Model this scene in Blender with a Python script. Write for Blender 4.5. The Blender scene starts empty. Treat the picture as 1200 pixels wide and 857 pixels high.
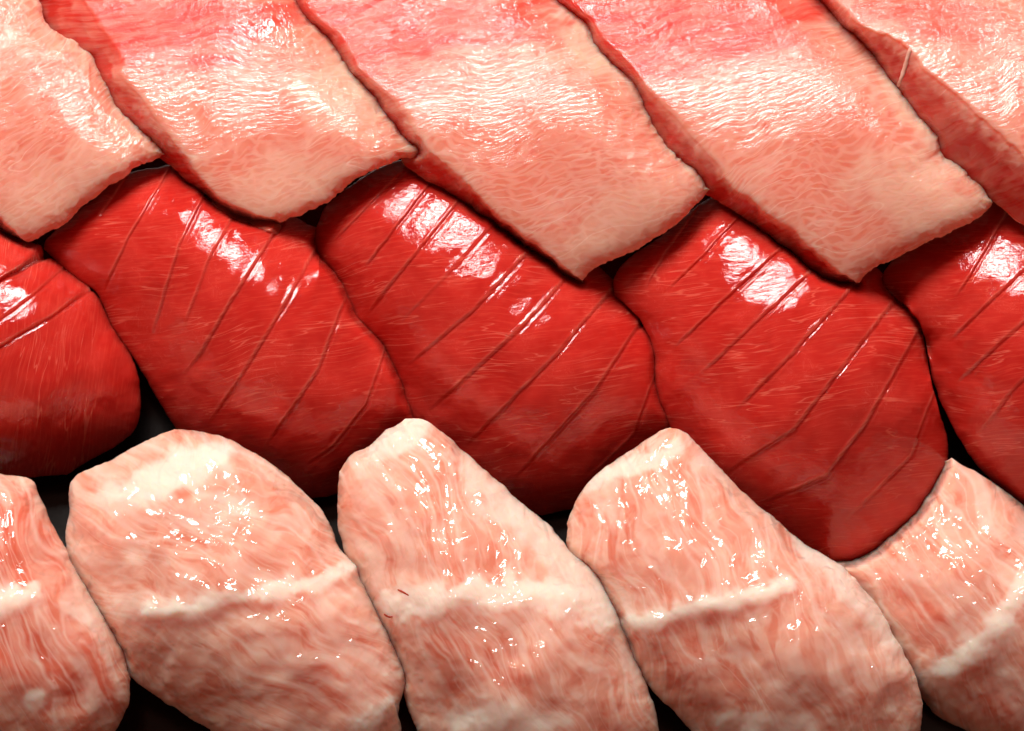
import bpy, math
import numpy as np

# ------------------------------------------------------------------ camera
CM = 0.01                                    # everything below is laid out in centimetres
ELEV = math.radians(74.0)
SE, CE = math.sin(ELEV), math.cos(ELEV)
AIM = np.array([0.0, 0.0, 2.0])
DIST, WIDTH = 55.0, 16.0
FWD = np.array([0.0, CE, -SE]); UP = np.array([0.0, SE, CE]); RIGHT = np.array([1.0, 0, 0])
EYE = AIM - FWD * DIST
S = bpy.context.scene
cam = bpy.data.cameras.new('camera')
cam.sensor_width = 36.0; cam.lens = 36.0 * DIST / WIDTH
cam.clip_start = 0.01; cam.clip_end = 20.0
cam.dof.use_dof = True; cam.dof.focus_distance = (DIST - 1.0) * CM; cam.dof.aperture_fstop = 26.0
camo = bpy.data.objects.new('camera', cam)
S.collection.objects.link(camo)
camo.location = EYE * CM
camo.rotation_euler = (math.pi / 2 - ELEV, 0, 0)
S.camera = camo

# ------------------------------------------------------------------ world and lamps
W = bpy.data.worlds.new('World'); S.world = W; W.use_nodes = True
bg = W.node_tree.nodes['Background']
bg.inputs['Color'].default_value = (1.0, 0.40, 0.28, 1); bg.inputs['Strength'].default_value = 0.21

def softbox(name, az, el, dist, sx, sy, power, col, aim=(0, 0, 2.5)):
    d = bpy.data.lights.new(name, 'AREA'); d.shape = 'RECTANGLE'
    d.size, d.size_y = sx * CM, sy * CM; d.energy = power; d.color = col
    o = bpy.data.objects.new(name, d); S.collection.objects.link(o)
    a, e = math.radians(az), math.radians(el)
    p = np.array(aim) + dist * np.array([math.sin(a) * math.cos(e), math.cos(a) * math.cos(e), math.sin(e)])
    o.location = p * CM
    from mathutils import Vector
    o.rotation_euler = (Vector(p) - Vector(aim)).to_track_quat('Z', 'Y').to_euler()
    return o
softbox('softbox_lamp', -16, 56, 70, 38, 22, 8.8, (1.0, 0.95, 0.91))

S.view_settings.view_transform = 'Standard'; S.view_settings.look = 'None'
S.view_settings.exposure = 0.0; S.view_settings.gamma = 1.0
S.render.engine = 'CYCLES'
S.cycles.max_bounces = 6; S.cycles.diffuse_bounces = 4; S.cycles.glossy_bounces = 2; S.cycles.use_denoising = True
S.cycles.use_adaptive_sampling = True; S.cycles.adaptive_threshold = 0.02
S.cycles.sample_clamp_indirect = 4.0

# ------------------------------------------------------------------ small maths
_tab = np.random.RandomState(7).rand(256, 256) * 2 - 1
def vnoise(x, y, seed=0):
    x = x + seed * 17.31; y = y + seed * 9.77
    xi = np.floor(x).astype(int); yi = np.floor(y).astype(int)
    fx = x - xi; fy = y - yi
    fx = fx * fx * fx * (fx * (fx * 6 - 15) + 10); fy = fy * fy * fy * (fy * (fy * 6 - 15) + 10)
    g = lambda a, b: _tab[a % 256, b % 256]
    a = g(xi, yi) * (1 - fx) + g(xi + 1, yi) * fx
    b = g(xi, yi + 1) * (1 - fx) + g(xi + 1, yi + 1) * fx
    return a * (1 - fy) + b * fy
def fbm(x, y, seed=0, octs=4):
    s = 0; a = 1.0
    for k in range(octs):
        s = s + a * vnoise(x * 2 ** k, y * 2 ** k, seed + k * 3); a *= 0.5
    return s
def sstep(a, b, x):
    t = np.clip((x - a) / (b - a), 0, 1); return t * t * (3 - 2 * t)

def curve(pts, n):
    """smooth, arc-length sampled curve through the points"""
    p = np.array(pts, float)
    q = np.vstack([2 * p[0] - p[1], p, 2 * p[-1] - p[-2]])
    out = []
    for i in range(1, len(q) - 2):
        t = np.linspace(0, 1, 40, endpoint=False)[:, None]
        a, b, c, d = q[i - 1], q[i], q[i + 1], q[i + 2]
        out.append(0.5 * (2 * b + (c - a) * t + (2 * a - 5 * b + 4 * c - d) * t ** 2 + (3 * b - a - 3 * c + d) * t ** 3))
    out.append(p[-1:]); out = np.vstack(out)
    L = np.concatenate([[0], np.cumsum(np.hypot(*np.diff(out, axis=0).T))])
    s = np.linspace(0, L[-1], n)
    return np.stack([np.interp(s, L, out[:, 0]), np.interp(s, L, out[:, 1])], 1)

def polydist(px, poly):
    """distance of every point to a polyline, signed distance, and fraction along it"""
    poly = np.array(poly, float)
    seg = np.diff(poly, axis=0); ln = np.hypot(seg[:, 0], seg[:, 1]); cum = np.concatenate([[0], np.cumsum(ln)])
    best = np.full(px.shape[:-1], 1e9); sg = np.zeros_like(best); al = np.zeros_like(best)
    for i in range(len(seg)):
        r = px - poly[i]
        t = np.clip((r @ seg[i]) / (ln[i] ** 2), 0, 1)
        d = r - t[..., None] * seg[i]
        dd = np.hypot(d[..., 0], d[..., 1])
        side = np.sign(seg[i][0] * r[..., 1] - seg[i][1] * r[..., 0])
        m = dd < best
        best = np.where(m, dd, best); sg = np.where(m, side * dd, sg); al = np.where(m, (cum[i] + t * ln[i]) / cum[-1], al)
    return best, sg, al

# the layout plan is a perspective drawing: plan position + depth -> place on the tray, in cm
PPC = 1200.0 / WIDTH
def place(px, depth):
    a = (px[..., 0] - 600.0) / PPC / DIST
    b = -(px[..., 1] - 428.5) / PPC / DIST
    d = FWD + a[..., None] * RIGHT + b[..., None] * UP
    return EYE + d * depth[..., None]
def depth_at_z(px, z):
    b = -(px[..., 1] - 428.5) / PPC / DIST
    return (z - EYE[2]) / (-SE + b * CE)

# what already lies on top: the depth of each upper piece's underside, so lower pieces sink beneath it
CELL = 3.0; X0, Y0, NX, NY = -420.0, -320.0, 720, 540
cover = np.full((NY, NX), -1e9)
def blur(a, r):
    k = np.exp(-0.5 * (np.arange(-3 * r, 3 * r + 1) / r) ** 2); k /= k.sum()
    a = np.apply_along_axis(lambda m: np.convolve(m, k, 'same'), 0, a)
    return np.apply_along_axis(lambda m: np.convolve(m, k, 'same'), 1, a)
def dilate(a, r):
    for _ in range(r):
        b = a.copy()
        b[1:] = np.maximum(b[1:], a[:-1]); b[:-1] = np.maximum(b[:-1], a[1:])
        b[:, 1:] = np.maximum(b[:, 1:], a[:, :-1]); b[:, :-1] = np.maximum(b[:, :-1], a[:, 1:])
        a = b
    return a
def cells(px):
    return (np.clip(((px[..., 1] - Y0) / CELL).astype(int), 0, NY - 1), np.clip(((px[..., 0] - X0) / CELL).astype(int), 0, NX - 1))
def sample(r, px):
    fx = np.clip((px[..., 0] - X0) / CELL - 0.5, 0, NX - 2.001); fy = np.clip((px[..., 1] - Y0) / CELL - 0.5, 0, NY - 2.001)
    xi = fx.astype(int); yi = fy.astype(int); fx = fx - xi; fy = fy - yi
    return (r[yi, xi] * (1 - fx) + r[yi, xi + 1] * fx) * (1 - fy) + (r[yi + 1, xi] * (1 - fx) + r[yi + 1, xi + 1] * fx) * fy
def raster(px, t, fill, op):
    r = np.full((NY, NX), fill); op.at(r, cells(px), t); return r

# ------------------------------------------------------------------ materials
def nodes_of(m):
    m.use_nodes = True; nt = m.node_tree; nt.nodes.clear(); return nt
class N:
    def __init__(s, nt, dim='2D'): s.nt = nt; s.dim = dim
    def n(s, typ, **kw):
        x = s.nt.nodes.new(typ)
        for k, v in kw.items(): setattr(x, k, v)
        return x
    def put(s, sock, v):
        if hasattr(v, 'is_output'): s.nt.links.new(v, sock)
        else: sock.default_value = v
    def math(s, op, a, b=0.0, c=0.0, clamp=False):
        x = s.n('ShaderNodeMath', operation=op, use_clamp=clamp)
        for i, v in enumerate((a, b, c)): s.put(x.inputs[i], v)
        return x.outputs[0]
    def vmul(s, v, sc, off=(0, 0, 0)):
        x = s.n('ShaderNodeMapping'); s.put(x.inputs['Vector'], v)
        x.inputs['Scale'].default_value = sc; x.inputs['Location'].default_value = off
        return x.outputs[0]
    def warp(s, v, scale, amt):
        t = s.n('ShaderNodeTexNoise', noise_dimensions='2D'); s.put(t.inputs['Vector'], v); t.inputs['Scale'].default_value = scale; t.inputs['Detail'].default_value = 1
        sub = s.n('ShaderNodeVectorMath', operation='SUBTRACT'); s.put(sub.inputs[0], t.outputs['Color']); sub.inputs[1].default_value = (0.5, 0.5, 0.5)
        ma = s.n('ShaderNodeVectorMath', operation='MULTIPLY_ADD'); s.put(ma.inputs[0], sub.outputs[0]); ma.inputs[1].default_value = (amt, amt, 0); s.put(ma.inputs[2], v)
        return ma.outputs[0]
    def noise(s, v, scale=1.0, detail=3.0, rough=0.5, dist=0.0):
        t = s.n('ShaderNodeTexNoise', noise_dimensions=s.dim); s.put(t.inputs['Vector'], v)
        t.inputs['Scale'].default_value = scale; t.inputs['Detail'].default_value = detail; t.inputs['Roughness'].default_value = rough; t.inputs['Distortion'].default_value = dist
        return t.outputs['Fac']
    def voro(s, v, scale=1.0, feature='DISTANCE_TO_EDGE', rnd=1.0):
        t = s.n('ShaderNodeTexVoronoi', feature=feature, voronoi_dimensions='2D'); s.put(t.inputs['Vector'], v)
        t.inputs['Scale'].default_value = scale; t.inputs['Randomness'].default_value = rnd
        return t.outputs['Distance']
    def ramp(s, x, a, b, lo=0.0, hi=1.0):
        m = s.n('ShaderNodeMapRange', interpolation_type='SMOOTHSTEP'); s.put(m.inputs['Value'], x)
        m.inputs['From Min'].default_value = a; m.inputs['From Max'].default_value = b
        m.inputs['To Min'].default_value = lo; m.inputs['To Max'].default_value = hi
        return m.outputs[0]
    def ridge(s, x, w):                       # thin lines where a noise crosses its middle
        d = s.math('ABSOLUTE', s.math('SUBTRACT', x, 0.5)); return s.ramp(d, 0.0, w, 1.0, 0.0)
    def mix(s, f, a, b):
        x = s.n('ShaderNodeMix', data_type='RGBA'); s.put(x.inputs[0], f)
        for i, v in ((6, a), (7, b)):
            s.put(x.inputs[i], v if hasattr(v, 'is_output') else (*v, 1.0))
        return x.outputs[2]
    def attr(s, name):
        return s.n('ShaderNodeAttribute', attribute_name=name).outputs['Fac']
    def bump(s, h, strength, dist, normal=None):
        b = s.n('ShaderNodeBump'); b.inputs['Strength'].default_value = strength; b.inputs['Distance'].default_value = dist
        s.put(b.inputs['Height'], h)
        if normal is not None: s.put(b.inputs['Normal'], normal)
        return b.outputs[0]

def flesh(name, colour_fn, sss, radius, rough=0.32, coat_rough=0.10, coat=1.0, scale=0.006):
    m = bpy.data.materials.new(name); nt = nodes_of(m); k = N(nt)
    uv = k.n('ShaderNodeUVMap', uv_map='flesh').outputs[0]
    col, base_n, coat_n = colour_fn(k, uv)
    b = k.n('ShaderNodeBsdfPrincipled'); o = k.n('ShaderNodeOutputMaterial')
    k.put(b.inputs['Base Color'], col); b.inputs['Roughness'].default_value = rough
    b.inputs['IOR'].default_value = 1.42; b.inputs['Specular IOR Level'].default_value = 0.0
    b.inputs['Subsurface Weight'].default_value = sss; b.inputs['Subsurface Radius'].default_value = radius
    b.inputs['Subsurface Scale'].default_value = scale
    k.put(b.inputs['Normal'], base_n); k.put(b.inputs['Coat Normal'], coat_n)
    b.inputs['Coat Weight'].default_value = coat; b.inputs['Coat Roughness'].default_value = coat_rough; b.inputs['Coat IOR'].default_value = 1.58
    nt.links.new(b.outputs[0], o.inputs[0])
    return m

def lean_col(k, uv):
    fib = k.noise(k.vmul(uv, (0.55, 6.5, 1)), 1.0, 2.0, 0.5)
    mott = k.noise(uv, 1.1, 3.0, 0.6)
    lines = k.math('MULTIPLY', k.ridge(fib, 0.022), k.ramp(k.noise(k.vmul(uv, (0.8, 1.6, 1), (7, 3, 0)), 1.0, 1), 0.38, 0.62))
    fine = k.noise(k.vmul(uv, (2.5, 26, 1)), 1.0, 2.0, 0.6)
    scuff = k.math('MULTIPLY', k.ridge(k.noise(k.warp(uv, 4, 0.3), 5.0, 3.0, 0.7), 0.02), k.ramp(mott, 0.50, 0.66))
    c = k.mix(k.ramp(mott, 0.3, 0.7), (0.44, 0.014, 0.010), (0.52, 0.026, 0.018))
    c = k.mix(k.ramp(fine, 0.42, 0.8, 0, 0.40), c, (0.62, 0.060, 0.036))
    c = k.mix(k.math('MULTIPLY', lines, 0.44), c, (0.74, 0.17, 0.11))
    c = k.mix(k.math('MULTIPLY', scuff, 0.16), c, (0.78, 0.20, 0.14))
    c = k.mix(k.math('MULTIPLY', k.attr('pale'), 0.50), c, (0.76, 0.22, 0.15))
    micro = k.noise(k.vmul(uv, (9, 20, 1)), 1.0, 3.0, 0.6)
    bn = k.bump(k.math('ADD', k.math('MULTIPLY', lines, 0.4), k.math('MULTIPLY', fine, 0.5)), 0.10, 0.0006)
    bead = k.math('MULTIPLY', k.ramp(k.attr('pale'), 0.05, 0.6), k.noise(uv, 24.0, 2, 0.6))
    crack = k.ridge(k.noise(k.vmul(k.warp(uv, 5.0, 0.2), (3.5, 6, 1)), 1.0, 3.0, 0.6), 0.03)
    h = k.math('ADD', k.math('ADD', k.math('MULTIPLY', micro, 0.9), k.math('MULTIPLY', k.noise(uv, 34.0, 1), 0.30)), k.math('ADD', k.math('MULTIPLY', k.noise(uv, 4.0, 1), 1.6), k.math('SUBTRACT', k.math('MULTIPLY', bead, 2.0), k.math('MULTIPLY', crack, 0.35))))
    cn = k.bump(h, 0.12, 0.0010)
    return c, bn, cn

def belly_col(k, uv):                        # medium fatty slices
    w = k.warp(uv, 5.0, 0.09)
    streak = k.noise(k.vmul(uv, (0.9, 7.0, 1)), 1.0, 3.0, 0.62)
    fine = k.noise(k.vmul(uv, (2.6, 17, 1)), 1.0, 2.0, 0.6)
    cell = k.voro(k.vmul(w, (3.1, 10.5, 1)))
    net = k.ramp(cell, 0.02, 0.22, 1.0, 0.0)
    zone = k.noise(uv, 0.8, 2.0)
    lean = k.attr('lean')  # red muscle, plus the shade painted red on the cut wall
    fleck = k.math('MULTIPLY', k.ramp(cell, 0.08, 0.30), k.ramp(k.noise(k.vmul(uv, (1.6, 4.0, 1), (3, 8, 0)), 1.0, 2), 0.34, 0.58))
    c = k.mix(k.ramp(zone, 0.35, 0.65), (0.73, 0.265, 0.19), (0.76, 0.35, 0.265))
    c = k.mix(k.math('MULTIPLY', k.ramp(streak, 0.36, 0.66, 1.0, 0.0), 0.55), c, (0.72, 0.22, 0.145))
    c = k.mix(k.math('MULTIPLY', fleck, 0.42), c, (0.66, 0.14, 0.075))
    lean_shade = k.math('MULTIPLY', lean, k.ramp(streak, 0.28, 0.72, 1.0, 0.6))
    c = k.mix(lean_shade, c, (0.60, 0.030, 0.020))
    c = k.mix(k.math('MULTIPLY', k.math('MULTIPLY', net, k.math('SUBTRACT', 1.0, lean)), 0.22), c, (0.79, 0.42, 0.33))
    vein = k.ridge(k.noise(k.vmul(uv, (0.30, 2.2, 1), (5, 2, 0)), 1.0, 0), 0.012)
    c = k.mix(k.math('MULTIPLY', k.math('MULTIPLY', vein, k.math('SUBTRACT', 1.0, lean)), 0.4), c, (0.86, 0.58, 0.48))
    c = k.mix(k.attr('pale'), c, (0.80, 0.50, 0.37))
    bn = k.bump(k.math('SUBTRACT', k.math('MULTIPLY', fine, 0.5), k.math('MULTIPLY', fleck, 0.6)), 0.06, 0.0010)
    rid = k.noise(k.vmul(uv, (3.0, 19, 1), (1, 4, 0)), 1.0, 3.0, 0.6)
    h = k.math('ADD', k.math('MULTIPLY', rid, 1.2), k.math('MULTIPLY', k.noise(uv, 14.0, 2, 0.6), 0.5))
    cn = k.bump(h, 0.27, 0.0012)
    return c, bn, cn

def fatty_col(k, uv):                        # the fattiest, veined belly
    streak = k.noise(k.vmul(uv, (0.9, 3.4, 1)), 1.0, 3.0, 0.6)
    blot = k.noise(k.warp(uv, 2.5, 0.35), 2.3, 3.0, 0.6)
    fl = k.math('MULTIPLY', k.ramp(streak, 0.44, 0.64), k.ramp(blot, 0.36, 0.58))
    web = k.math('MAXIMUM', k.ridge(k.noise(k.vmul(uv, (0.45, 2.3, 1), (2, 9, 0)), 1.0, 1.0, 0.5), 0.085), k.math('MULTIPLY', k.ridge(k.noise(k.vmul(uv, (0.9, 4.4, 1), (6, 5, 0)), 1.0, 1.5, 0.5), 0.07), 0.55))
    lean = k.attr('lean')
    c = k.mix(k.ramp(blot, 0.32, 0.66), (0.72, 0.33, 0.235), (0.77, 0.43, 0.325))
    c = k.mix(k.math('MULTIPLY', fl, 0.75), c, (0.64, 0.17, 0.095))
    c = k.mix(k.math('MULTIPLY', lean, k.ramp(streak, 0.3, 0.65, 0.35, 1.0)), c, (0.60, 0.11, 0.06))
    c = k.mix(k.math('MULTIPLY', web, 0.46), c, (0.82, 0.60, 0.50))
    c = k.mix(k.attr('pale'), c, (0.84, 0.67, 0.56))
    bn = k.bump(k.math('SUBTRACT', k.math('MULTIPLY', blot, 0.6), k.math('MULTIPLY', fl, 0.5)), 0.06, 0.0015)
    rip = k.noise(k.vmul(uv, (0.9, 2.1, 1), (4, 1, 0)), 1.0, 1.5, 0.4)
    h = k.math('ADD', k.math('MULTIPLY', rip, 1.2), k.math('MULTIPLY', k.noise(k.warp(uv, 4.0, 0.25), 4.0, 1, 0.4), 0.6))
    cn = k.bump(h, 0.66, 0.0030)
    return c, bn, cn

M_LEAN = flesh('lean_tuna_flesh', lean_col, 0.7, (1.0, 0.15, 0.09), 0.35, 0.07, scale=0.008)
M_BELLY = flesh('medium_fatty_tuna_flesh', belly_col, 0.85, (1.0, 0.17, 0.09), 0.38, 0.09, scale=0.012)
M_FATTY = flesh('fatty_tuna_flesh', fatty_col, 0.85, (1.0, 0.24, 0.15), 0.40, 0.07, scale=0.010)

M_SEAM = flesh('tuna_fat', fatty_col, 0.0, (1.0, 0.3, 0.2), 0.45, 0.08)

def mat_rice():
    m = bpy.data.materials.new('cooked_rice'); nt = nodes_of(m); k = N(nt, '3D')
    tc = k.n('ShaderNodeTexCoord').outputs['Object']
    d = k.voro(k.vmul(tc, (260, 260, 260)), 1.0, 'F1')
    c = k.mix(k.ramp(d, 0.1, 0.7), (0.78, 0.74, 0.66), (0.60, 0.55, 0.47))
    b = k.n('ShaderNodeBsdfPrincipled'); o = k.n('ShaderNodeOutputMaterial')
    k.put(b.inputs['Base Color'], c); b.inputs['Roughness'].default_value = 0.4
    b.inputs['Subsurface Weight'].default_value = 0.5; b.inputs['Subsurface Scale'].default_value = 0.002
    k.put(b.inputs['Normal'], k.bump(k.math('SUBTRACT', 1.0, d), 0.8, 0.0015))
    nt.links.new(b.outputs[0], o.inputs[0]); return m
M_RICE = mat_rice()
def mat_tray():
    m = bpy.data.materials.new('black_lacquer'); nt = nodes_of(m); k = N(nt, '3D')
    tc = k.n('ShaderNodeTexCoord').outputs['Object']
    n1 = k.noise(tc, 60.0, 4, 0.6)
    b = k.n('ShaderNodeBsdfPrincipled'); o = k.n('ShaderNodeOutputMaterial')
    k.put(b.inputs['Base Color'], k.mix(n1, (0.004, 0.004, 0.004), (0.008, 0.009, 0.007)))
    k.put(b.inputs['Roughness'], k.ramp(n1, 0.3, 0.7, 0.12, 0.22)); b.inputs['Specular IOR Level'].default_value = 0.3
    nt.links.new(b.outputs[0], o.inputs[0]); return m
M_TRAY = mat_tray()

# ------------------------------------------------------------------ mesh helpers
def make_mesh(name, verts_cm, quads, mat, parent=None, origin=None, uv=None, attrs=None):
    me = bpy.data.meshes.new(name)
    v = (verts_cm - (origin if origin is not None else 0)) * CM
    q = np.asarray(quads, np.int32)
    vol = sum((np.cross(v[q[:, i]], v[q[:, j]]) * v[q[:, k]]).sum() for i, j, k in ((0, 1, 2), (0, 2, 3)))
    if vol < 0: q = np.ascontiguousarray(q[:, ::-1])       # faces outwards
    me.vertices.add(len(v)); me.vertices.foreach_set('co', v.astype(np.float32).ravel())
    me.loops.add(q.size); me.loops.foreach_set('vertex_index', q.ravel())
    me.polygons.add(len(q))
    me.polygons.foreach_set('loop_start', np.arange(0, q.size, 4, dtype=np.int32))
    me.polygons.foreach_set('loop_total', np.full(len(q), 4, np.int32))
    me.polygons.foreach_set('use_smooth', np.ones(len(q), bool))
    me.update(calc_edges=True)
    if uv is not None:
        l = me.uv_layers.new(name='flesh'); l.data.foreach_set('uv', uv[q.ravel()].astype(np.float32).ravel())
    for an, av in (attrs or {}).items():
        a = me.attributes.new(an, 'FLOAT', 'POINT'); a.data.foreach_set('value', av.astype(np.float32))
    me.materials.append(mat); me.validate()
    o = bpy.data.objects.new(name, me); S.collection.objects.link(o)
    if parent is not None: o.parent = parent
    return o

def grid_quads(nr, nc, off=0, flip=False):
    i = np.arange(nr - 1)[:, None] * nc + np.arange(nc - 1)[None]
    q = np.stack([i, i + 1, i + nc + 1, i + nc], -1).reshape(-1, 4) + off
    return q[:, ::-1] if flip else q

def ring_quads(nl, n, off=0, flip=False):     # nl closed loops of n verts
    a = np.arange(n); b = (a + 1) % n
    q = np.vstack([np.stack([k * n + a, k * n + b, (k + 1) * n + b, (k + 1) * n + a], 1) for k in range(nl - 1)]) + off
    return q[:, ::-1] if flip else q

def border(nr, nc):                            # closed loop of (row, col) round a grid
    r = [(0, c) for c in range(nc - 1)] + [(r, nc - 1) for r in range(nr - 1)]
    r += [(nr - 1, c) for c in range(nc - 1, 0, -1)] + [(r, 0) for r in range(nr - 1, 0, -1)]
    return np.array(r)

def bil(a, r, c):
    r0 = np.clip(np.floor(r).astype(int), 0, a.shape[0] - 2); c0 = np.clip(np.floor(c).astype(int), 0, a.shape[1] - 2)
    fr = r - r0; fc = c - c0
    if a.ndim == 3: fr = fr[..., None]; fc = fc[..., None]
    return (a[r0, c0] * (1 - fc) + a[r0, c0 + 1] * fc) * (1 - fr) + (a[r0 + 1, c0] * (1 - fc) + a[r0 + 1, c0 + 1] * fc) * fr

# ------------------------------------------------------------------ one piece of nigiri
def coons(v0, v1, u0, u1, U, V):
    n = 400
    A, B, Cc, D = curve(v0, n), curve(v1, n), curve(u0, n), curve(u1, n)
    s = np.linspace(0, 1, n)
    def ev(cv, t): return np.stack([np.interp(t, s, cv[:, 0]), np.interp(t, s, cv[:, 1])], -1)
    u, v = U[..., None], V[..., None]
    P = (1 - v) * ev(A, U) + v * ev(B, U) + (1 - u) * ev(Cc, V) + u * ev(D, V)
    c = lambda p: np.array(p, float)
    P -= (1 - u) * (1 - v) * c(v0[0]) + u * (1 - v) * c(v0[-1]) + (1 - u) * v * c(v1[0]) + u * v * c(v1[-1])
    return P

def inflate(v0, v1, u0, u1, U, V):
    """height of a membrane blown up over the outline (1 in the middle, 0 along the rim)"""
    nu, nv = 56, 40
    cu = np.linspace(0, 1, nu); cv = np.linspace(0, 1, nv)
    G = coons(v0, v1, u0, u1, *np.meshgrid(cu, cv)).reshape(-1, 2)
    i = (np.arange(nv - 1)[:, None] * nu + np.arange(nu - 1)[None]).ravel()
    tri = np.vstack([np.stack([i, i + 1, i + nu + 1], 1), np.stack([i, i + nu + 1, i + nu], 1), np.stack([i, i + 1, i + nu], 1), np.stack([i + 1, i + nu + 1, i + nu], 1)])
    L = np.zeros((nu * nv, nu * nv)); A = np.zeros(nu * nv)
    for a in range(3):
        p, q, r = tri[:, a], tri[:, (a + 1) % 3], tri[:, (a + 2) % 3]
        e1, e2 = G[q] - G[p], G[r] - G[p]
        cr = np.abs(e1[:, 0] * e2[:, 1] - e1[:, 1] * e2[:, 0]) + 1e-3
        w = np.clip((e1 * e2).sum(1) / cr, -5, 5) * 0.5
        np.add.at(L, (q, q), w); np.add.at(L, (r, r), w); np.add.at(L, (q, r), -w); np.add.at(L, (r, q), -w)
        np.add.at(A, p, cr / 6)
    k = np.arange(nu * nv).reshape(nv, nu); ins = k[1:-1, 1:-1].ravel()
    f = np.zeros(nu * nv); f[ins] = np.linalg.solve(L[np.ix_(ins, ins)], A[ins])
    f = np.clip(f.reshape(nv, nu), 0, None); f /= f.max()
    def cub(a, x, axis):                       # smooth resampling
        a = np.moveaxis(a, axis, 0); n = len(a)
        a = np.concatenate([2 * a[:1] - a[1:2], a, 2 * a[-1:] - a[-2:-1]])
        t = x * (n - 1); j = np.clip(t.astype(int), 0, n - 2); t = (t - j)[:, None]
        b = (a[j] * (-t**3 + 3*t*t - 3*t + 1) + a[j+1] * (3*t**3 - 6*t*t + 4) + a[j+2] * (-3*t**3 + 3*t*t + 3*t + 1) + a[j+3] * t**3) / 6
        return np.moveaxis(b, 0, axis)
    return np.clip(cub(cub(f, U[0], 1), V[:, 0], 0), 0, None)

STRIP = {'sinew': ('sinew_thread', 'pale sinew crossing the cut side', M_SEAM, 1.8, 0.02, 0.004, 0.2),
         'flap': ('flap', 'curled flap of red flesh', M_LEAN, 7.5, 0.15, 0.02, 0.5),
         'fleck': ('blood_fleck', 'tiny dark red blood fleck', M_LEAN, 0.8, 0.012, 0.002, 0.0)}
NU, NV = 300, 200
def nigiri(kind, label, group, v0, v1, u0, u1, zc, slope, relief, fibre, seed, wall=None, wall_drop=0.60,
           scores=(), grow=(0, 0), thick=0.7, seams=(), extras=(), pales=(), leans=(), lump=0.0, jag=1.0, name='tuna_nigiri'):
    global cover
    rng = np.random.RandomState(seed)
    u = np.linspace(0, 1, NU)
    # concentrate rows a little towards the rims
    v = np.linspace(0, 1, NV); v = v - 0.35 * np.sin(2 * np.pi * v) / (2 * np.pi)
    u = u - 0.35 * np.sin(2 * np.pi * u) / (2 * np.pi)
    U, V = np.meshgrid(u, v)
    P = coons(v0, v1, u0, u1, U, V)
    nx_ = P[-1] - P[-12]; nx_ = nx_ / np.linalg.norm(nx_, axis=-1, keepdims=True)
    nl_ = P[:, 0] - P[:, 12]; nl_ = nl_ / np.linalg.norm(nl_, axis=-1, keepdims=True)
    gu = (1 - U) ** 1.5 if kind == 'loaf' else 1.0
    P = P + nx_[None] * (grow[0] * V ** 8 * gu)[..., None] + nl_[:, None] * (grow[1] * (1 - U) ** 8 * V ** 2)[..., None]
    nw = 0
    if wall is not None:
        nw = 26
        top = P[0]; low = curve(wall, NU); s = np.linspace(0, 1, NU)
        low = np.stack([np.interp(u, s, low[:, 0]), np.interp(u, s, low[:, 1])], -1)
        dn = low - top; dn = dn / np.maximum(np.linalg.norm(dn, axis=-1, keepdims=True), 1)
        low = low + dn * (16 * sstep(0.66, 0.50, u))[:, None]
        k = np.linspace(0, 1, nw, endpoint=False)[:, None, None]
        P = np.concatenate([low[None] * (1 - k) + top[None] * k, P], 0)
    if kind == 'loaf':                          # the cuts step the upper outline
        for sc in scores:
            d, sd, al = polydist(P, [tuple(2 * np.array(sc[1][0], float) - np.array(sc[1][1], float))] + list(sc[1]))
            P = P + nx_[None] * (V ** 6 * sc[0] * (8.0 * np.exp(-np.maximum(sd, 0) / 16) * sstep(-1, 3, sd) - 2.5 * np.exp(-(d / 4) ** 2)))[..., None]
    K = np.zeros(P.shape[:2])                  # how far down the cut wall
    if nw: K[:nw] = 1 - np.linspace(0, 1, nw, endpoint=False)[:, None]
    Uf = np.concatenate([np.repeat(U[:1], nw, 0), U], 0); Vf = np.concatenate([np.zeros((nw, NU)), V], 0)
    # ragged rim
    x, y = P[..., 0], P[..., 1]
    P = P + jag * np.stack([fbm(x / 15, y / 15, seed, 3), fbm(x / 15 + 40, y / 15, seed, 3)], -1) * 1.3
    P = P + jag * np.stack([vnoise(x / 60, y / 60, seed + 5), vnoise(x / 60, y / 60, seed + 9)], -1) * 2.0
    if kind == 'slab': P = P + 0.9 * np.stack([fbm(x / 6, y / 6, seed + 91, 2), fbm(x / 6, y / 6, seed + 93, 2)], -1) * sstep(0.06, 0.0, np.minimum(1 - Vf, 1 - Uf))[..., None]
    cy = P[..., 1].mean()
    if kind == 'slab':
        dome = (1 - np.abs(2 * Uf - 1) ** 3.0) * 0.55 + (1 - np.abs(2 * Vf - 1) ** 2.2) * 0.45
        rim = 1 - np.exp(-np.minimum(np.minimum(Uf, 1 - Uf) * 5.5, np.minimum((Vf + 0.010) * 3, 1 - Vf) * 4) / 0.10)
        R = relief * dome + 0.16 * rim
    else:
        f = inflate(v0, v1, u0, u1, U, V)
        R = relief * f ** 0.68 * (1 + 0.35 * (Vf - 0.5)) / 1.02
    inner = np.clip(np.minimum(np.minimum(Uf, 1 - Uf), np.minimum(Vf + (1 if nw else 0), 1 - Vf)) / 0.08, 0, 1)
    R = R + inner * lump * fbm(x / 95, y / 95, seed + 2, 3)
    if kind == 'lump':                          # soft ridges along the grain
        a_ = (x * math.cos(fibre) - y * math.sin(fibre)); b_ = (x * math.sin(fibre) + y * math.cos(fibre))
        R = R + inner * (0.009 * fbm(a_ / 40, b_ / 17, seed + 81, 2) + 0.006 * fbm(x / 20, y / 20, seed + 83, 2))
    pale = np.zeros_like(R); lean = np.zeros_like(R)
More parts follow.
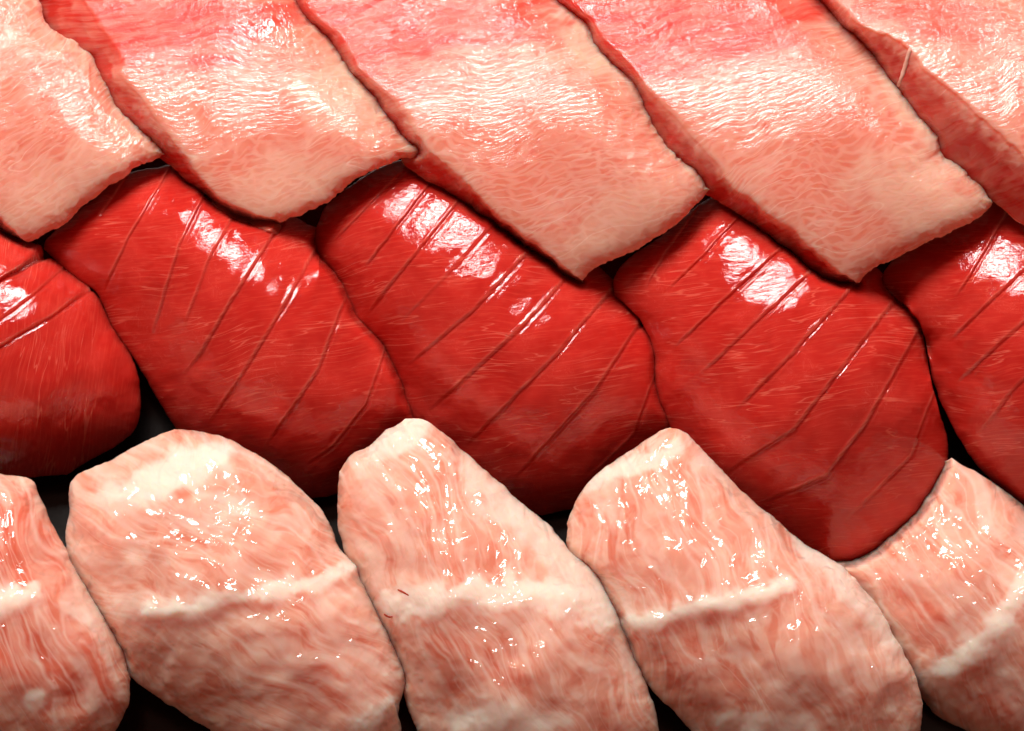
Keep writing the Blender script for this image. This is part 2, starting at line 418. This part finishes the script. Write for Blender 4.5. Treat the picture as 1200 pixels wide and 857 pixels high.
    # knife scores across the top
    for sc in scores:
        st = sc[0]; p0, p1 = np.array(sc[1][0], float), np.array(sc[1][1], float)
        line = [tuple(p0 + (p0 - p1) / np.linalg.norm(p0 - p1) * 30)] + list(sc[1]); d, sd, al = polydist(P + 0.6 * np.stack([vnoise(x / 14, y / 14, seed + 11), vnoise(x / 14, y / 14, seed + 13)], -1), line)
        fade = st * sstep(1.0, 0.80, al) * np.where((al <= 0) | (al >= 1), np.exp(-(d / 5) ** 2), 1)
        br = 0.6 + 0.4 * vnoise(x / 16, y / 16, seed + 21)
        R = R - fade * (0.018 * np.exp(-(d / 1.4) ** 2) + 0.020 * np.exp(-(d / 10.0) ** 2))
        R = R + fade * br * 0.020 * np.exp(-((sd - 3.0) / 1.5) ** 2) + fade * 0.008 * np.exp(-((sd + 4.0) / 2.0) ** 2)
        R = R + fade * 0.045 * np.where(sd > 0, np.exp(-sd / 16), 0) * sstep(0, 2.5, sd)
        pale = np.maximum(pale, fade * 0.8 * br * np.exp(-((sd - 2.4) / 1.4) ** 2))
    for (px_, py_, rx, ry, ang, a) in pales:
        ca, sa = math.cos(math.radians(ang)), math.sin(math.radians(ang))
        dx, dy = x - px_, y - py_
        q = np.hypot((dx * ca + dy * sa) / rx, (-dx * sa + dy * ca) / ry) + 0.28 * fbm(x / 22, y / 22, seed + 31, 4)
        pale = np.maximum(pale, a * sstep(1.25, 0.55, q))
    for (px_, py_, rx, ry, ang, a) in leans:
        ca, sa = math.cos(math.radians(ang)), math.sin(math.radians(ang))
        dx, dy = x - px_, y - py_
        q = np.hypot((dx * ca + dy * sa) / rx, (-dx * sa + dy * ca) / ry) + 0.25 * fbm(x / 40, y / 14, seed + 37, 4)
        lean = np.maximum(lean, a * sstep(1.3, 0.5, q))
    if nw:
        lean = np.maximum(lean, sstep(0.0, 0.35, K + 0.10 * fbm(x / 9, y / 9, seed + 3, 3)) * 1.35 * (0.80 + 0.20 * vnoise(x / 10, y / 10, seed + 4)))  # deep red of the shaded cut wall, painted into the mask
    for sm in seams:                            # the flesh swells towards a fat seam and is whitish beside it
        d, sd, al = polydist(P, sm[0])
        wob = 1 + 0.5 * fbm(x / 18, y / 18, seed + 41, 3)
        R = R + (0.050 + 0.025 * wob) * np.exp(-(d / (sm[1] * 1.9)) ** 2) - 0.008 * np.exp(-((sd - sm[1] * 2.6) / (sm[1] * 1.2)) ** 2) * sm[2]
        pale = np.maximum(pale, np.exp(-(d / (sm[1] * 1.5 * np.clip(wob, 0.4, 2))) ** 4) * (0.85 + 0.15 * np.clip(wob, 0, 1)))
    # place it in depth
    if kind == 'slab':
        w_ = (P[..., 1] - 70.0) / PPC
        z = zc + 0.085 * (P[..., 0] - P[..., 0].mean()) / PPC - slope * w_ - 0.075 * w_ ** 2 - 0.60 * (0.05 * (Vf - 0.5) + 0.30 * (sstep(0.70, 1.1, Vf) - sstep(0.45, -0.1, Vf)))
    else:
        z = zc + slope * (cy - P[..., 1]) / PPC - 0.05 * np.maximum(0, (P[..., 1] - (690 if kind == 'lump' else 450)) / PPC) ** 2
    T = depth_at_z(P, z) - R + wall_drop * K ** 1.15 / SE
    # sink below whatever lies on top of it
    need = cover - raster(P, T, 1e9, np.minimum)
    need = np.where(need > 1e6, 0, need); need = np.clip(np.where(cover < -1e8, 0, need), 0, 3.0)
    soft = blur(need, 1)
    T = T + sample(soft, P)
    # what it covers in turn
    edge = np.clip(np.minimum(np.minimum(Uf, 1 - Uf), np.minimum(Vf + (1 if nw else 0), 1 - Vf)) / 0.10, 0, 1)
    cover = np.maximum(cover, raster(P, T + 0.04 + 0.5 * thick * np.sqrt(edge), -1e9, np.maximum))
    top = place(P, T)
    nr, nc = P.shape[:2]
    ca, sa = math.cos(fibre), math.sin(fibre)
    gx, gy = P[..., 0] / PPC, -P[..., 1] / PPC
    wa, wb = (0.09, 0.010) if kind == 'loaf' else (0.20, 0.030)
    wgx = gx + wa * fbm(gx * 0.8, gy * 0.8, seed + 71, 2) + wb * fbm(gx * 3, gy * 3, seed + 73, 2)
    wgy = gy + wa * fbm(gx * 0.8, gy * 0.8, seed + 77, 2) + wb * fbm(gx * 3, gy * 3, seed + 79, 2)
    uvg = np.stack([wgx * ca + wgy * sa, -wgx * sa + wgy * ca], -1) + rng.rand(2) * 40
    verts = [top.reshape(-1, 3)]; quads = [grid_quads(nr, nc, 0)]; uvs = [uvg.reshape(-1, 2)]
    pal = [pale.ravel()]; lea = [lean.ravel()]
    # underside: loops shrinking from the rim to the middle
    bd = border(nr, nc); n = len(bd); nl = 12
    off = nr * nc; mid = np.array([(nr - 1) / 2, (nc - 1) / 2])
    loops = []
    for j in range(1, nl + 1):
        f = 1 - (j / nl) ** 1.6 * 0.995
        rc = mid + (bd - mid) * f
        r, c = rc[:, 0], rc[:, 1]
        Pj = bil(P, r, c); Tj = bil(T, r, c) + thick * min(1.0, (j / 5)) ** 0.6
        loops.append(place(Pj, Tj)); uvs.append(bil(uvg, r, c)); pal.append(bil(pale, r, c)); lea.append(bil(lean, r, c))
        if j == 8: rc_rice = (Pj, Tj)
    verts += loops
    first = bd[:, 0] * nc + bd[:, 1]
    a = np.arange(n); b = (a + 1) % n
    quads.append(np.stack([first[b], first[a], off + a, off + b], 1))
    quads.append(ring_quads(nl, n, off, True))
    vv = np.vstack(verts); qq = np.vstack(quads)
    # base point of the thing
    base = np.array([loops[7][:, 0].mean(), loops[7][:, 1].mean(), 0.0])
    root = bpy.data.objects.new(name, None); S.collection.objects.link(root)
    root.empty_display_size = 0.01; root.location = base * CM
    root['label'] = label; root['category'] = 'sushi'; root['group'] = group
    fish = make_mesh('fish_slice', vv, qq, {'slab': M_BELLY, 'loaf': M_LEAN, 'lump': M_FATTY}[kind], root, base,
                     np.vstack(uvs), {'pale': np.concatenate(pal), 'lean': np.concatenate(lea)})
    # the vinegared rice under the slice, standing on the tray
    L = loops[8]; L = L[:: max(1, n // 240)]; m = len(L)
    cen = L.mean(0); rl = []
    topz = L[:, 2]
    for f, zf in ((0.02, 1.0), (0.35, 1.0), (0.7, 1.0), (0.92, 0.97), (1.0, 0.86), (1.04, 0.7), (1.06, 0.5), (1.05, 0.3), (1.0, 0.12), (0.9, 0.015), (0.4, 0.012), (0.02, 0.012)):
        p = cen + (L - cen) * f * (0.66 if kind == 'slab' else 0.78) + np.array([0, 0.9 if kind == 'slab' else 0.25, 0])
        zt = np.minimum(topz * f + cen[2] * (1 - f), cen[2] + 0.3) - 0.05
        p = np.stack([p[:, 0], p[:, 1], np.maximum(zt * zf, 0.01)], 1)
        an = np.linspace(0, 2 * np.pi, m, endpoint=False)
        bump_ = 0.05 * vnoise(an * 14, np.full(m, zf * 9.0), seed + 51) * (1 if 0.1 < zf < 0.95 else 0)
        dirn = (p - cen) * [1, 1, 0]; dirn /= np.maximum(np.linalg.norm(dirn, axis=1, keepdims=True), 1e-6)
        rl.append(p + dirn * bump_[:, None])
    make_mesh('rice_ball', np.vstack(rl), ring_quads(len(rl), m), M_RICE, root, base)
    # sinew threads, the curled flap and blood flecks lying on the flesh
    own = raster(P, T, 1e9, np.minimum)
    bad = own > 1e8
    ownf = np.where(bad, 0, own); wgt = (~bad).astype(float)
    ownf = blur(ownf, 1) / np.maximum(blur(wgt, 1), 1e-4)
    strips = [STRIP[q[0]][:1] + STRIP[q[0]][1:3] + (q[1],) + STRIP[q[0]][3:] for q in extras]
    for pname, plabel, pmat, pline, phw, phg, psink, ppale in strips:
        ns, nx = (160, 26) if phw > 5 else (40, 9)
        sm = (pline, phw)
        cl = curve(sm[0], ns); tg = np.gradient(cl, axis=0); tg /= np.linalg.norm(tg, axis=1, keepdims=True)
        nm = np.stack([-tg[:, 1], tg[:, 0]], 1)
        al = np.linspace(0, 1, ns)[:, None]; ac = np.linspace(-1, 1, nx)[None]
        wd = sm[1] * (0.35 + 0.65 * np.sin(np.pi * np.clip(al * 0.92 + 0.06, 0, 1)) ** 0.5) * (1.15 + 0.3 * fbm(al * 8, al * 0 + seed, seed, 2) * (1 if phw > 5 else 0.4))
        Q = cl[:, None] + nm[:, None] * (ac * wd)[..., None] * 1.25
        qx, qy = Q[..., 0], Q[..., 1]
        prof = (1 - np.abs(ac) ** 2.0) * np.clip(np.sin(np.pi * al) * 3, 0, 1)
        hgt = phg * prof - psink + 0.007 * fbm(qx / 12, qy / 12, seed + 61, 2)
        t = sample(ownf, Q) - hgt
        t2 = sample(ownf, Q) + (0.10 if phw > 5 else 0.03) + (0.42 if phw > 5 else 0.05) * (1 - ac ** 2) + 0 * al
        A3 = place(Q, t); B3 = place(Q, np.maximum(t2, t + 0.02))
        bd2 = border(ns, nx); i1 = bd2[:, 0] * nx + bd2[:, 1]
        o2 = ns * nx; a2 = np.arange(len(i1)); b2 = (a2 + 1) % len(i1)
        qs = np.vstack([grid_quads(ns, nx, 0), grid_quads(ns, nx, o2, True), np.stack([i1[b2], i1[a2], i1[a2] + o2, i1[b2] + o2], 1)])
        sx, sy = qx / PPC, -qy / PPC
        uvq = np.stack([sx * ca + sy * sa, -sx * sa + sy * ca], -1).reshape(-1, 2)
        make_mesh(pname, np.vstack([A3.reshape(-1, 3), B3.reshape(-1, 3)]), qs, pmat, fish, base, np.vstack([uvq, uvq]), {'pale': np.full(2 * ns * nx, ppale), 'lean': np.zeros(2 * ns * nx)})['label'] = plabel
    return root

# ------------------------------------------------------------------ the tray
def tray():
    hx, hy, lip, h = 34.0, 28.0, 1.0, 1.6
    prof = [(-hx, 0.0)]
    rings = []
    def rr(x, y, z, r, n=12):
        pts = []
        for qx, qy, a0 in ((1, 1, 0), (-1, 1, 90), (-1, -1, 180), (1, -1, 270)):
            for i in range(n + 1):
                a = math.radians(a0 + 90 * i / n)
                pts.append((qx * (x - r) + r * math.cos(a), qy * (y - r) + r * math.sin(a), z))
        return np.array(pts)
    for x, y, z, r in ((0.5, 0.4, 0, 0.1), (hx - lip - 1, hy - lip - 1, 0, 3), (hx - lip - .3, hy - lip - .3, .12, 3.4), (hx - lip, hy - lip, .6, 3.6), (hx - lip, hy - lip, h - .1, 3.6),
                       (hx - lip + .15, hy - lip + .15, h, 3.7), (hx - .15, hy - .15, h, 4.2), (hx, hy, h - .15, 4.3), (hx - .6, hy - .6, -.6, 4), (hx - 1, hy - 1, -.7, 4), (.5, .4, -.7, .1)):
        rings.append(rr(x, y, z, r))
    o = make_mesh('serving_tray', np.vstack(rings), ring_quads(len(rings), len(rings[0])), M_TRAY)
    o['label'] = 'glossy black tray showing in the dark gaps under the sushi'; o['category'] = 'tray'
tray()

# ------------------------------------------------------------------ top row: medium fatty slices, draped like shingles
RT = 'medium fatty tuna nigiri in the pale sliced row'
RA = 'lean red tuna nigiri in the scored row'
RO = 'fatty tuna nigiri in the veined row'
FT = math.radians(14)
SLAB = dict(kind='slab', group=RT, slope=0.11, relief=0.20, thick=0.6, jag=1.3)

nigiri(label='medium fatty tuna slice with slanting streaks, its tip above the cleft dark red piece', fibre=math.radians(34), seed=1, zc=3.02,
       v0=[(-230, -30), (-150, 110), (-60, 215), (0, 258), (33, 283)], wall=[(-255, -15), (-170, 130), (-75, 232), (0, 268), (33, 287)],
       u0=[(-230, -30), (-150, -60), (-70, -75), (5, -70)], u1=[(33, 283), (70, 262), (115, 227), (161, 199), (195, 182)],
       v1=[(5, -70), (42, -5), (56, 28), (105, 63), (122, 91), (133, 119), (157, 147), (195, 182)],
       pales=[(70, 220, 90, 40, -35, .35)], **SLAB)
nigiri(label='medium fatty tuna slice with a blunt rounded tip lying over two red pieces', fibre=math.radians(10), seed=2, zc=3.24,
       v0=[(55, -50), (94, 0), (115, 31), (136, 63), (143, 87), (164, 112), (189, 150), (217, 185), (245, 222), (280, 245), (328, 262)],
       wall=[(25, -45), (52, 0), (91, 53), (115, 75), (130, 122), (154, 152), (189, 187), (236, 224), (275, 252), (328, 266)],
       u0=[(55, -50), (140, -75), (220, -80), (300, -70)], u1=[(328, 262), (378, 240), (411, 214), (447, 196), (495, 178)],
       v1=[(300, -70), (340, -5), (360, 20), (392, 56), (413, 85), (439, 111), (459, 139), (495, 178)],
       leans=[(200, 25, 180, 62, -8, 1)], pales=[(400, 120, 60, 50, 40, .45), (330, 225, 80, 40, -20, .35)], **SLAB)
nigiri(label='broad medium fatty tuna slice with netlike pale veins and glossy ridged back', fibre=math.radians(15), seed=3, zc=3.47,
       v0=[(320, -45), (345, 0), (360, 24), (392, 44), (411, 79), (435, 103), (471, 135), (507, 179), (550, 218), (594, 264), (642, 298), (684, 326)],
       wall=[(300, -40), (335, 5), (352, 30), (385, 60), (413, 91), (459, 147), (489, 187), (511, 212), (578, 262), (657, 316), (684, 330)],
       u0=[(320, -45), (400, -70), (500, -85), (600, -70)], u1=[(684, 326), (697, 313), (736, 297), (786, 268), (808, 247), (831, 222)],
       v1=[(600, -70), (648, -8), (660, 9), (687, 31), (700, 58), (745, 94), (754, 121), (781, 166), (813, 202), (831, 222)],
       leans=[(430, 30, 150, 75, -12, 1), (570, 10, 130, 55, -12, .85), (470, 100, 70, 30, -12, .4)], pales=[(730, 265, 80, 45, -30, .4), (690, 60, 40, 20, 40, .5)], **SLAB)
nigiri(label='medium fatty tuna slice with a notched edge and pale pointed corner', fibre=math.radians(17), seed=4, zc=3.70,
       v0=[(610, -45), (660, 0), (691, 36), (732, 76), (752, 101), (790, 139), (813, 166), (840, 198), (858, 220), (894, 247), (939, 283), (975, 315), (1006, 331)],
       wall=[(600, -40), (645, 5), (680, 40), (722, 90), (750, 119), (781, 166), (813, 211), (849, 240), (907, 281), (952, 317), (984, 332), (1005, 334)],
       u0=[(610, -45), (700, -80), (800, -90), (900, -75)], u1=[(1006, 331), (1020, 316), (1065, 297), (1110, 274), (1146, 256), (1160, 237)],
       v1=[(900, -75), (961, -2), (984, 27), (1011, 49), (1033, 81), (1051, 103), (1078, 135), (1099, 166), (1103, 181), (1137, 207), (1160, 237)],
       leans=[(740, 30, 150, 75, -10, 1), (880, 20, 120, 60, -15, .95)], pales=[(1080, 235, 90, 50, 25, .55), (1060, 120, 20, 60, -30, .4)], **SLAB)
nigiri(label='medium fatty tuna slice whose wide red cut side is crossed by pale sinew', fibre=math.radians(16), seed=5, zc=4.25,
       v0=[(925, -55), (975, -4), (1002, 27), (1065, 58), (1087, 85), (1132, 121), (1168, 153), (1200, 182), (1260, 240), (1310, 290)],
       wall=[(900, -40), (961, 5), (990, 40), (1051, 103), (1101, 173), (1160, 232), (1200, 266), (1250, 300), (1300, 312)],
       u0=[(925, -55), (1000, -85), (1090, -95), (1180, -90)], u1=[(1310, 290), (1360, 265), (1410, 230), (1440, 190)],
       v1=[(1180, -90), (1260, 0), (1340, 90), (1440, 190)], wall_drop=0.8, extras=[('sinew', [(1067, 55), (1060, 80), (1052, 102)])],
       leans=[(1050, 0, 130, 45, 15, .65)], **SLAB)

# ------------------------------------------------------------------ bottom row: fatty, veined tuna
LUMP = dict(kind='lump', group=RO, slope=0.24, relief=1.25, thick=0.7, jag=0.8, lump=0.10)
nigiri(label='fatty tuna nigiri with orange flesh and separate white fat flecks', fibre=math.radians(-62), seed=21, zc=1.75,
       v0=[(-220, 590), (-200, 700), (-120, 830), (0, 930)], u0=[(-220, 590), (-170, 560), (-110, 545), (-60, 545)],
       v1=[(-60, 545), (0, 555), (35, 563), (53, 594), (70, 630), (88, 665), (110, 704), (128, 735), (143, 765), (152, 796)],
       u1=[(0, 930), (70, 915), (120, 876), (147, 836), (152, 796)],
       seams=[([(-60, 712), (0, 708), (22, 700), (40, 690)], 9, .5)], pales=[(42, 820, 18, 14, 10, .9), (92, 720, 30, 12, 35, .6)],
       leans=[(20, 640, 60, 70, 20, .8), (60, 780, 90, 60, 20, .85)], **LUMP)
nigiri(label='fatty tuna nigiri with a flat white fat cap and swirling pink grain', fibre=math.radians(-32), seed=22, zc=1.65,
       v0=[(79, 580), (81, 602), (77, 630), (80, 660), (101, 704), (122, 752), (146, 788), (186, 818), (246, 857), (320, 910)],
       u0=[(79, 580), (84, 562), (102, 550), (132, 537), (172, 515), (204, 502)],
       v1=[(204, 502), (240, 505), (280, 521), (325, 550), (365, 585), (386, 612), (396, 638), (416, 660), (424, 680), (440, 713), (470, 775), (476, 797)],
       u1=[(320, 910), (400, 930), (460, 900), (472, 857), (468, 832), (476, 797)],
       seams=[([(176, 718), (220, 718), (264, 703), (308, 695), (374, 682), (408, 665)], 8, 1), ([(425, 850), (445, 836), (466, 830)], 9, 0)],
       pales=[(205, 555, 85, 24, -22, .85), (240, 600, 60, 20, -5, .35), (170, 715, 60, 16, 5, .4)], leans=[(390, 780, 60, 60, 0, .35)], **LUMP)
nigiri(label='fatty tuna nigiri with a wide white fat belt and pale rim', fibre=math.radians(-62), seed=23, zc=1.55,
       v0=[(398, 552), (395, 575), (394, 615), (400, 645), (416, 680), (434, 727), (452, 765), (464, 808), (480, 857), (520, 920)],
       u0=[(398, 552), (410, 535), (428, 525), (453, 503), (474, 490)],
       v1=[(474, 490), (496, 491), (520, 508), (552, 536), (588, 567), (610, 590), (642, 615), (669, 646), (696, 669), (714, 700), (726, 723), (741, 764), (764, 818), (775, 870)],
       u1=[(530, 920), (620, 950), (700, 940), (775, 870)],
       seams=[([(456, 706), (478, 712), (520, 706), (560, 697), (630, 696), (715, 714)], 13, .8)],
       extras=[('fleck', [(466, 691), (472, 694), (479, 698)]), ('fleck', [(450, 720), (455, 723), (460, 723)])],
       pales=[(465, 515, 60, 16, -35, .7), (640, 640, 130, 24, 43, .6), (585, 845, 70, 22, 0, .85)], leans=[(540, 775, 80, 40, 0, .45)], **LUMP)
nigiri(label='fatty tuna nigiri with a raised fat lip and blotchy lower half', fibre=math.radians(-66), seed=24, zc=1.45,
       v0=[(664, 613), (663, 640), (678, 672), (698, 705), (710, 730), (728, 765), (760, 806), (795, 840), (838, 890), (880, 925)],
       u0=[(664, 613), (677, 585), (696, 558), (738, 527), (768, 507), (784, 501)],
       v1=[(784, 501), (806, 510), (836, 540), (879, 583), (907, 606), (943, 636), (980, 659), (1007, 686), (1030, 714), (1053, 755), (1072, 790), (1082, 824)],
       u1=[(880, 925), (970, 930), (1040, 900), (1076, 862), (1082, 824)],
       seams=[([(736, 733), (770, 726), (820, 712), (856, 705), (925, 686)], 8, 1)],
       pales=[(745, 545, 70, 14, -22, .7), (1000, 690, 130, 20, 48, .75), (900, 850, 70, 16, 5, .6)], leans=[(800, 780, 70, 40, 30, .45), (730, 660, 50, 40, 30, .3)], **LUMP)

# ------------------------------------------------------------------ middle row: lean red tuna, scored across
LOAF = dict(kind='loaf', group=RA, zc=1.45, slope=0.34, relief=1.35, thick=0.6, jag=0.6, lump=0.05, grow=(26, 14))
nigiri(label='lean red tuna nigiri half tucked behind a pointed pale slice corner', fibre=math.radians(4), seed=15,
       v0=[(1050, 350), (1068, 367), (1083, 393), (1094, 446), (1115, 498), (1146, 546), (1200, 593), (1270, 650), (1320, 690)],
       u0=[(1050, 350), (1035, 325), (1060, 295), (1110, 262), (1150, 245)], v1=[(1150, 245), (1230, 250), (1330, 320), (1400, 400), (1440, 470)],
       u1=[(1320, 690), (1400, 640), (1450, 570), (1440, 470)],
       scores=[(1, [(1178, 255), (1150, 305), (1118, 353)]), (1, [(1210, 310), (1160, 355), (1108, 406)]), (1, [(1215, 365), (1165, 410), (1118, 453)]), (.8, [(1250, 395), (1190, 455), (1143, 516)]), (.8, [(1300, 440), (1240, 510), (1190, 570)])], **LOAF)
nigiri(label='lean red tuna nigiri with long open score cuts resting on veined fatty tuna', fibre=math.radians(6), seed=14,
       v0=[(721, 346), (747, 372), (766, 410), (768, 450), (779, 486), (802, 540), (845, 595), (898, 640), (945, 660), (988, 660)],
       u0=[(721, 346), (721, 325), (737, 304), (779, 278), (816, 252), (842, 236)],
       v1=[(842, 236), (930, 255), (1000, 300), (1045, 345), (1076, 383), (1086, 420), (1094, 472)],
       u1=[(988, 660), (1018, 651), (1068, 610), (1104, 557), (1112, 530), (1107, 498), (1094, 472)],
              scores=[(.8, [(818, 245), (779, 300), (755, 345)]), (.9, [(863, 259), (820, 305), (779, 345)]), (1, [(905, 302), (850, 352), (785, 414)]), (1, [(948, 322), (885, 380), (816, 445)]),
               (1, [(982, 357), (925, 420), (855, 490)]), (1.1, [(1028, 380), (985, 435), (931, 504), (840, 562)]), (1.2, [(1078, 388), (1045, 445), (1015, 498), (968, 559), (885, 594)]), (.9, [(1093, 470), (1068, 535), (985, 618)])], **LOAF)
nigiri(label='lean red tuna nigiri behind the fatty pieces with the fat belt and the fat lip', fibre=math.radians(5), seed=13,
       v0=[(368, 285), (376, 303), (401, 334), (417, 370), (448, 406), (470, 452), (485, 490), (508, 532), (545, 572), (590, 598), (636, 604)],
       u0=[(368, 285), (372, 262), (385, 240), (417, 218), (453, 198), (484, 190)],
       v1=[(484, 190), (545, 200), (620, 250), (680, 300), (714, 332), (750, 378), (780, 402)],
       u1=[(636, 604), (682, 592), (730, 562), (775, 522), (798, 486), (796, 450), (788, 425), (780, 402)],
              scores=[(.7, [(448, 226), (415, 260), (388, 288)]), (.9, [(487, 238), (455, 280), (425, 318)]), (1, [(524, 254), (458, 334), (425, 378)]), (.5, [(568, 276), (520, 329), (463, 385)]),
               (1, [(620, 296), (555, 365), (470, 436)]), (1, [(668, 322), (617, 380), (495, 490)]), (1.1, [(706, 354), (653, 416), (540, 530)]), (1, [(748, 384), (699, 457), (600, 566)]), (.7, [(769, 440), (745, 509), (684, 570)])], **LOAF)
nigiri(label='lean red tuna nigiri behind the fatty pieces with the fat cap and the fat belt', fibre=math.radians(9), seed=12,
       v0=[(52, 292), (83, 322), (113, 347), (127, 376), (157, 420), (172, 445), (200, 492), (235, 535), (278, 565), (320, 582), (363, 584)],
       u0=[(52, 292), (56, 280), (74, 263), (113, 234), (147, 209), (186, 200)],
       v1=[(186, 200), (240, 205), (300, 235), (345, 265), (372, 281), (376, 298), (394, 307), (430, 345), (470, 400)],
       u1=[(363, 584), (400, 576), (440, 550), (475, 515), (496, 480), (500, 440), (470, 400)],
       extras=[('flap', [(250, 233), (278, 246), (302, 257), (328, 270)])],
       scores=[(.7, [(149, 209), (130, 235), (113, 262)]), (.8, [(191, 214), (152, 278), (118, 349)]), (1, [(242, 227), (211, 288), (177, 402)]), (.8, [(274, 254), (245, 307), (214, 392)]),
               (1.1, [(324, 272), (279, 342), (235, 415), (210, 450)]), (1, [(372, 291), (338, 352), (294, 425), (240, 506)]), (1, [(404, 356), (373, 435), (308, 530)]), (.8, [(451, 415), (431, 474), (392, 523), (356, 549)])], **LOAF)
nigiri(label='dark lean red tuna nigiri with a cleft front strip and smooth rounded end', fibre=math.radians(80), seed=11,
       v0=[(-210, 330), (-170, 430), (-110, 520), (-40, 560), (0, 562), (78, 556)], u0=[(-210, 330), (-190, 290), (-150, 260), (-110, 245)],
       v1=[(-110, 245), (-50, 258), (0, 271), (22, 278), (40, 300), (74, 315), (106, 338), (118, 350)],
       u1=[(78, 556), (98, 543), (142, 518), (162, 494), (165, 454), (154, 415), (134, 384), (118, 350)],
              scores=[(2.0, [(46, 303), (20, 318), (0, 328), (-50, 360)]), (.6, [(76, 315), (20, 362), (-20, 390)]), (1.1, [(108, 338), (60, 372), (15, 398), (-60, 440)])], **LOAF)

# the last fatty piece lies under the scored red one
nigiri(label='fatty tuna nigiri with a diagonal fat belt overhung by a red scored piece', fibre=math.radians(-55), seed=25, zc=0.75,
       v0=[(960, 650), (985, 695), (1022, 752), (1064, 805), (1100, 842), (1180, 880), (1260, 910)],
       u0=[(970, 650), (1010, 610), (1060, 570), (1113, 536)], v1=[(1113, 536), (1163, 565), (1200, 593), (1270, 650), (1330, 720), (1360, 800)],
       u1=[(1260, 910), (1310, 900), (1350, 860), (1360, 800)],
       seams=[([(1090, 792), (1110, 784), (1131, 770), (1172, 735), (1215, 670)], 11, .8)], leans=[(1080, 720, 70, 30, 40, .5), (1170, 820, 60, 30, 0, .5)], **LUMP)
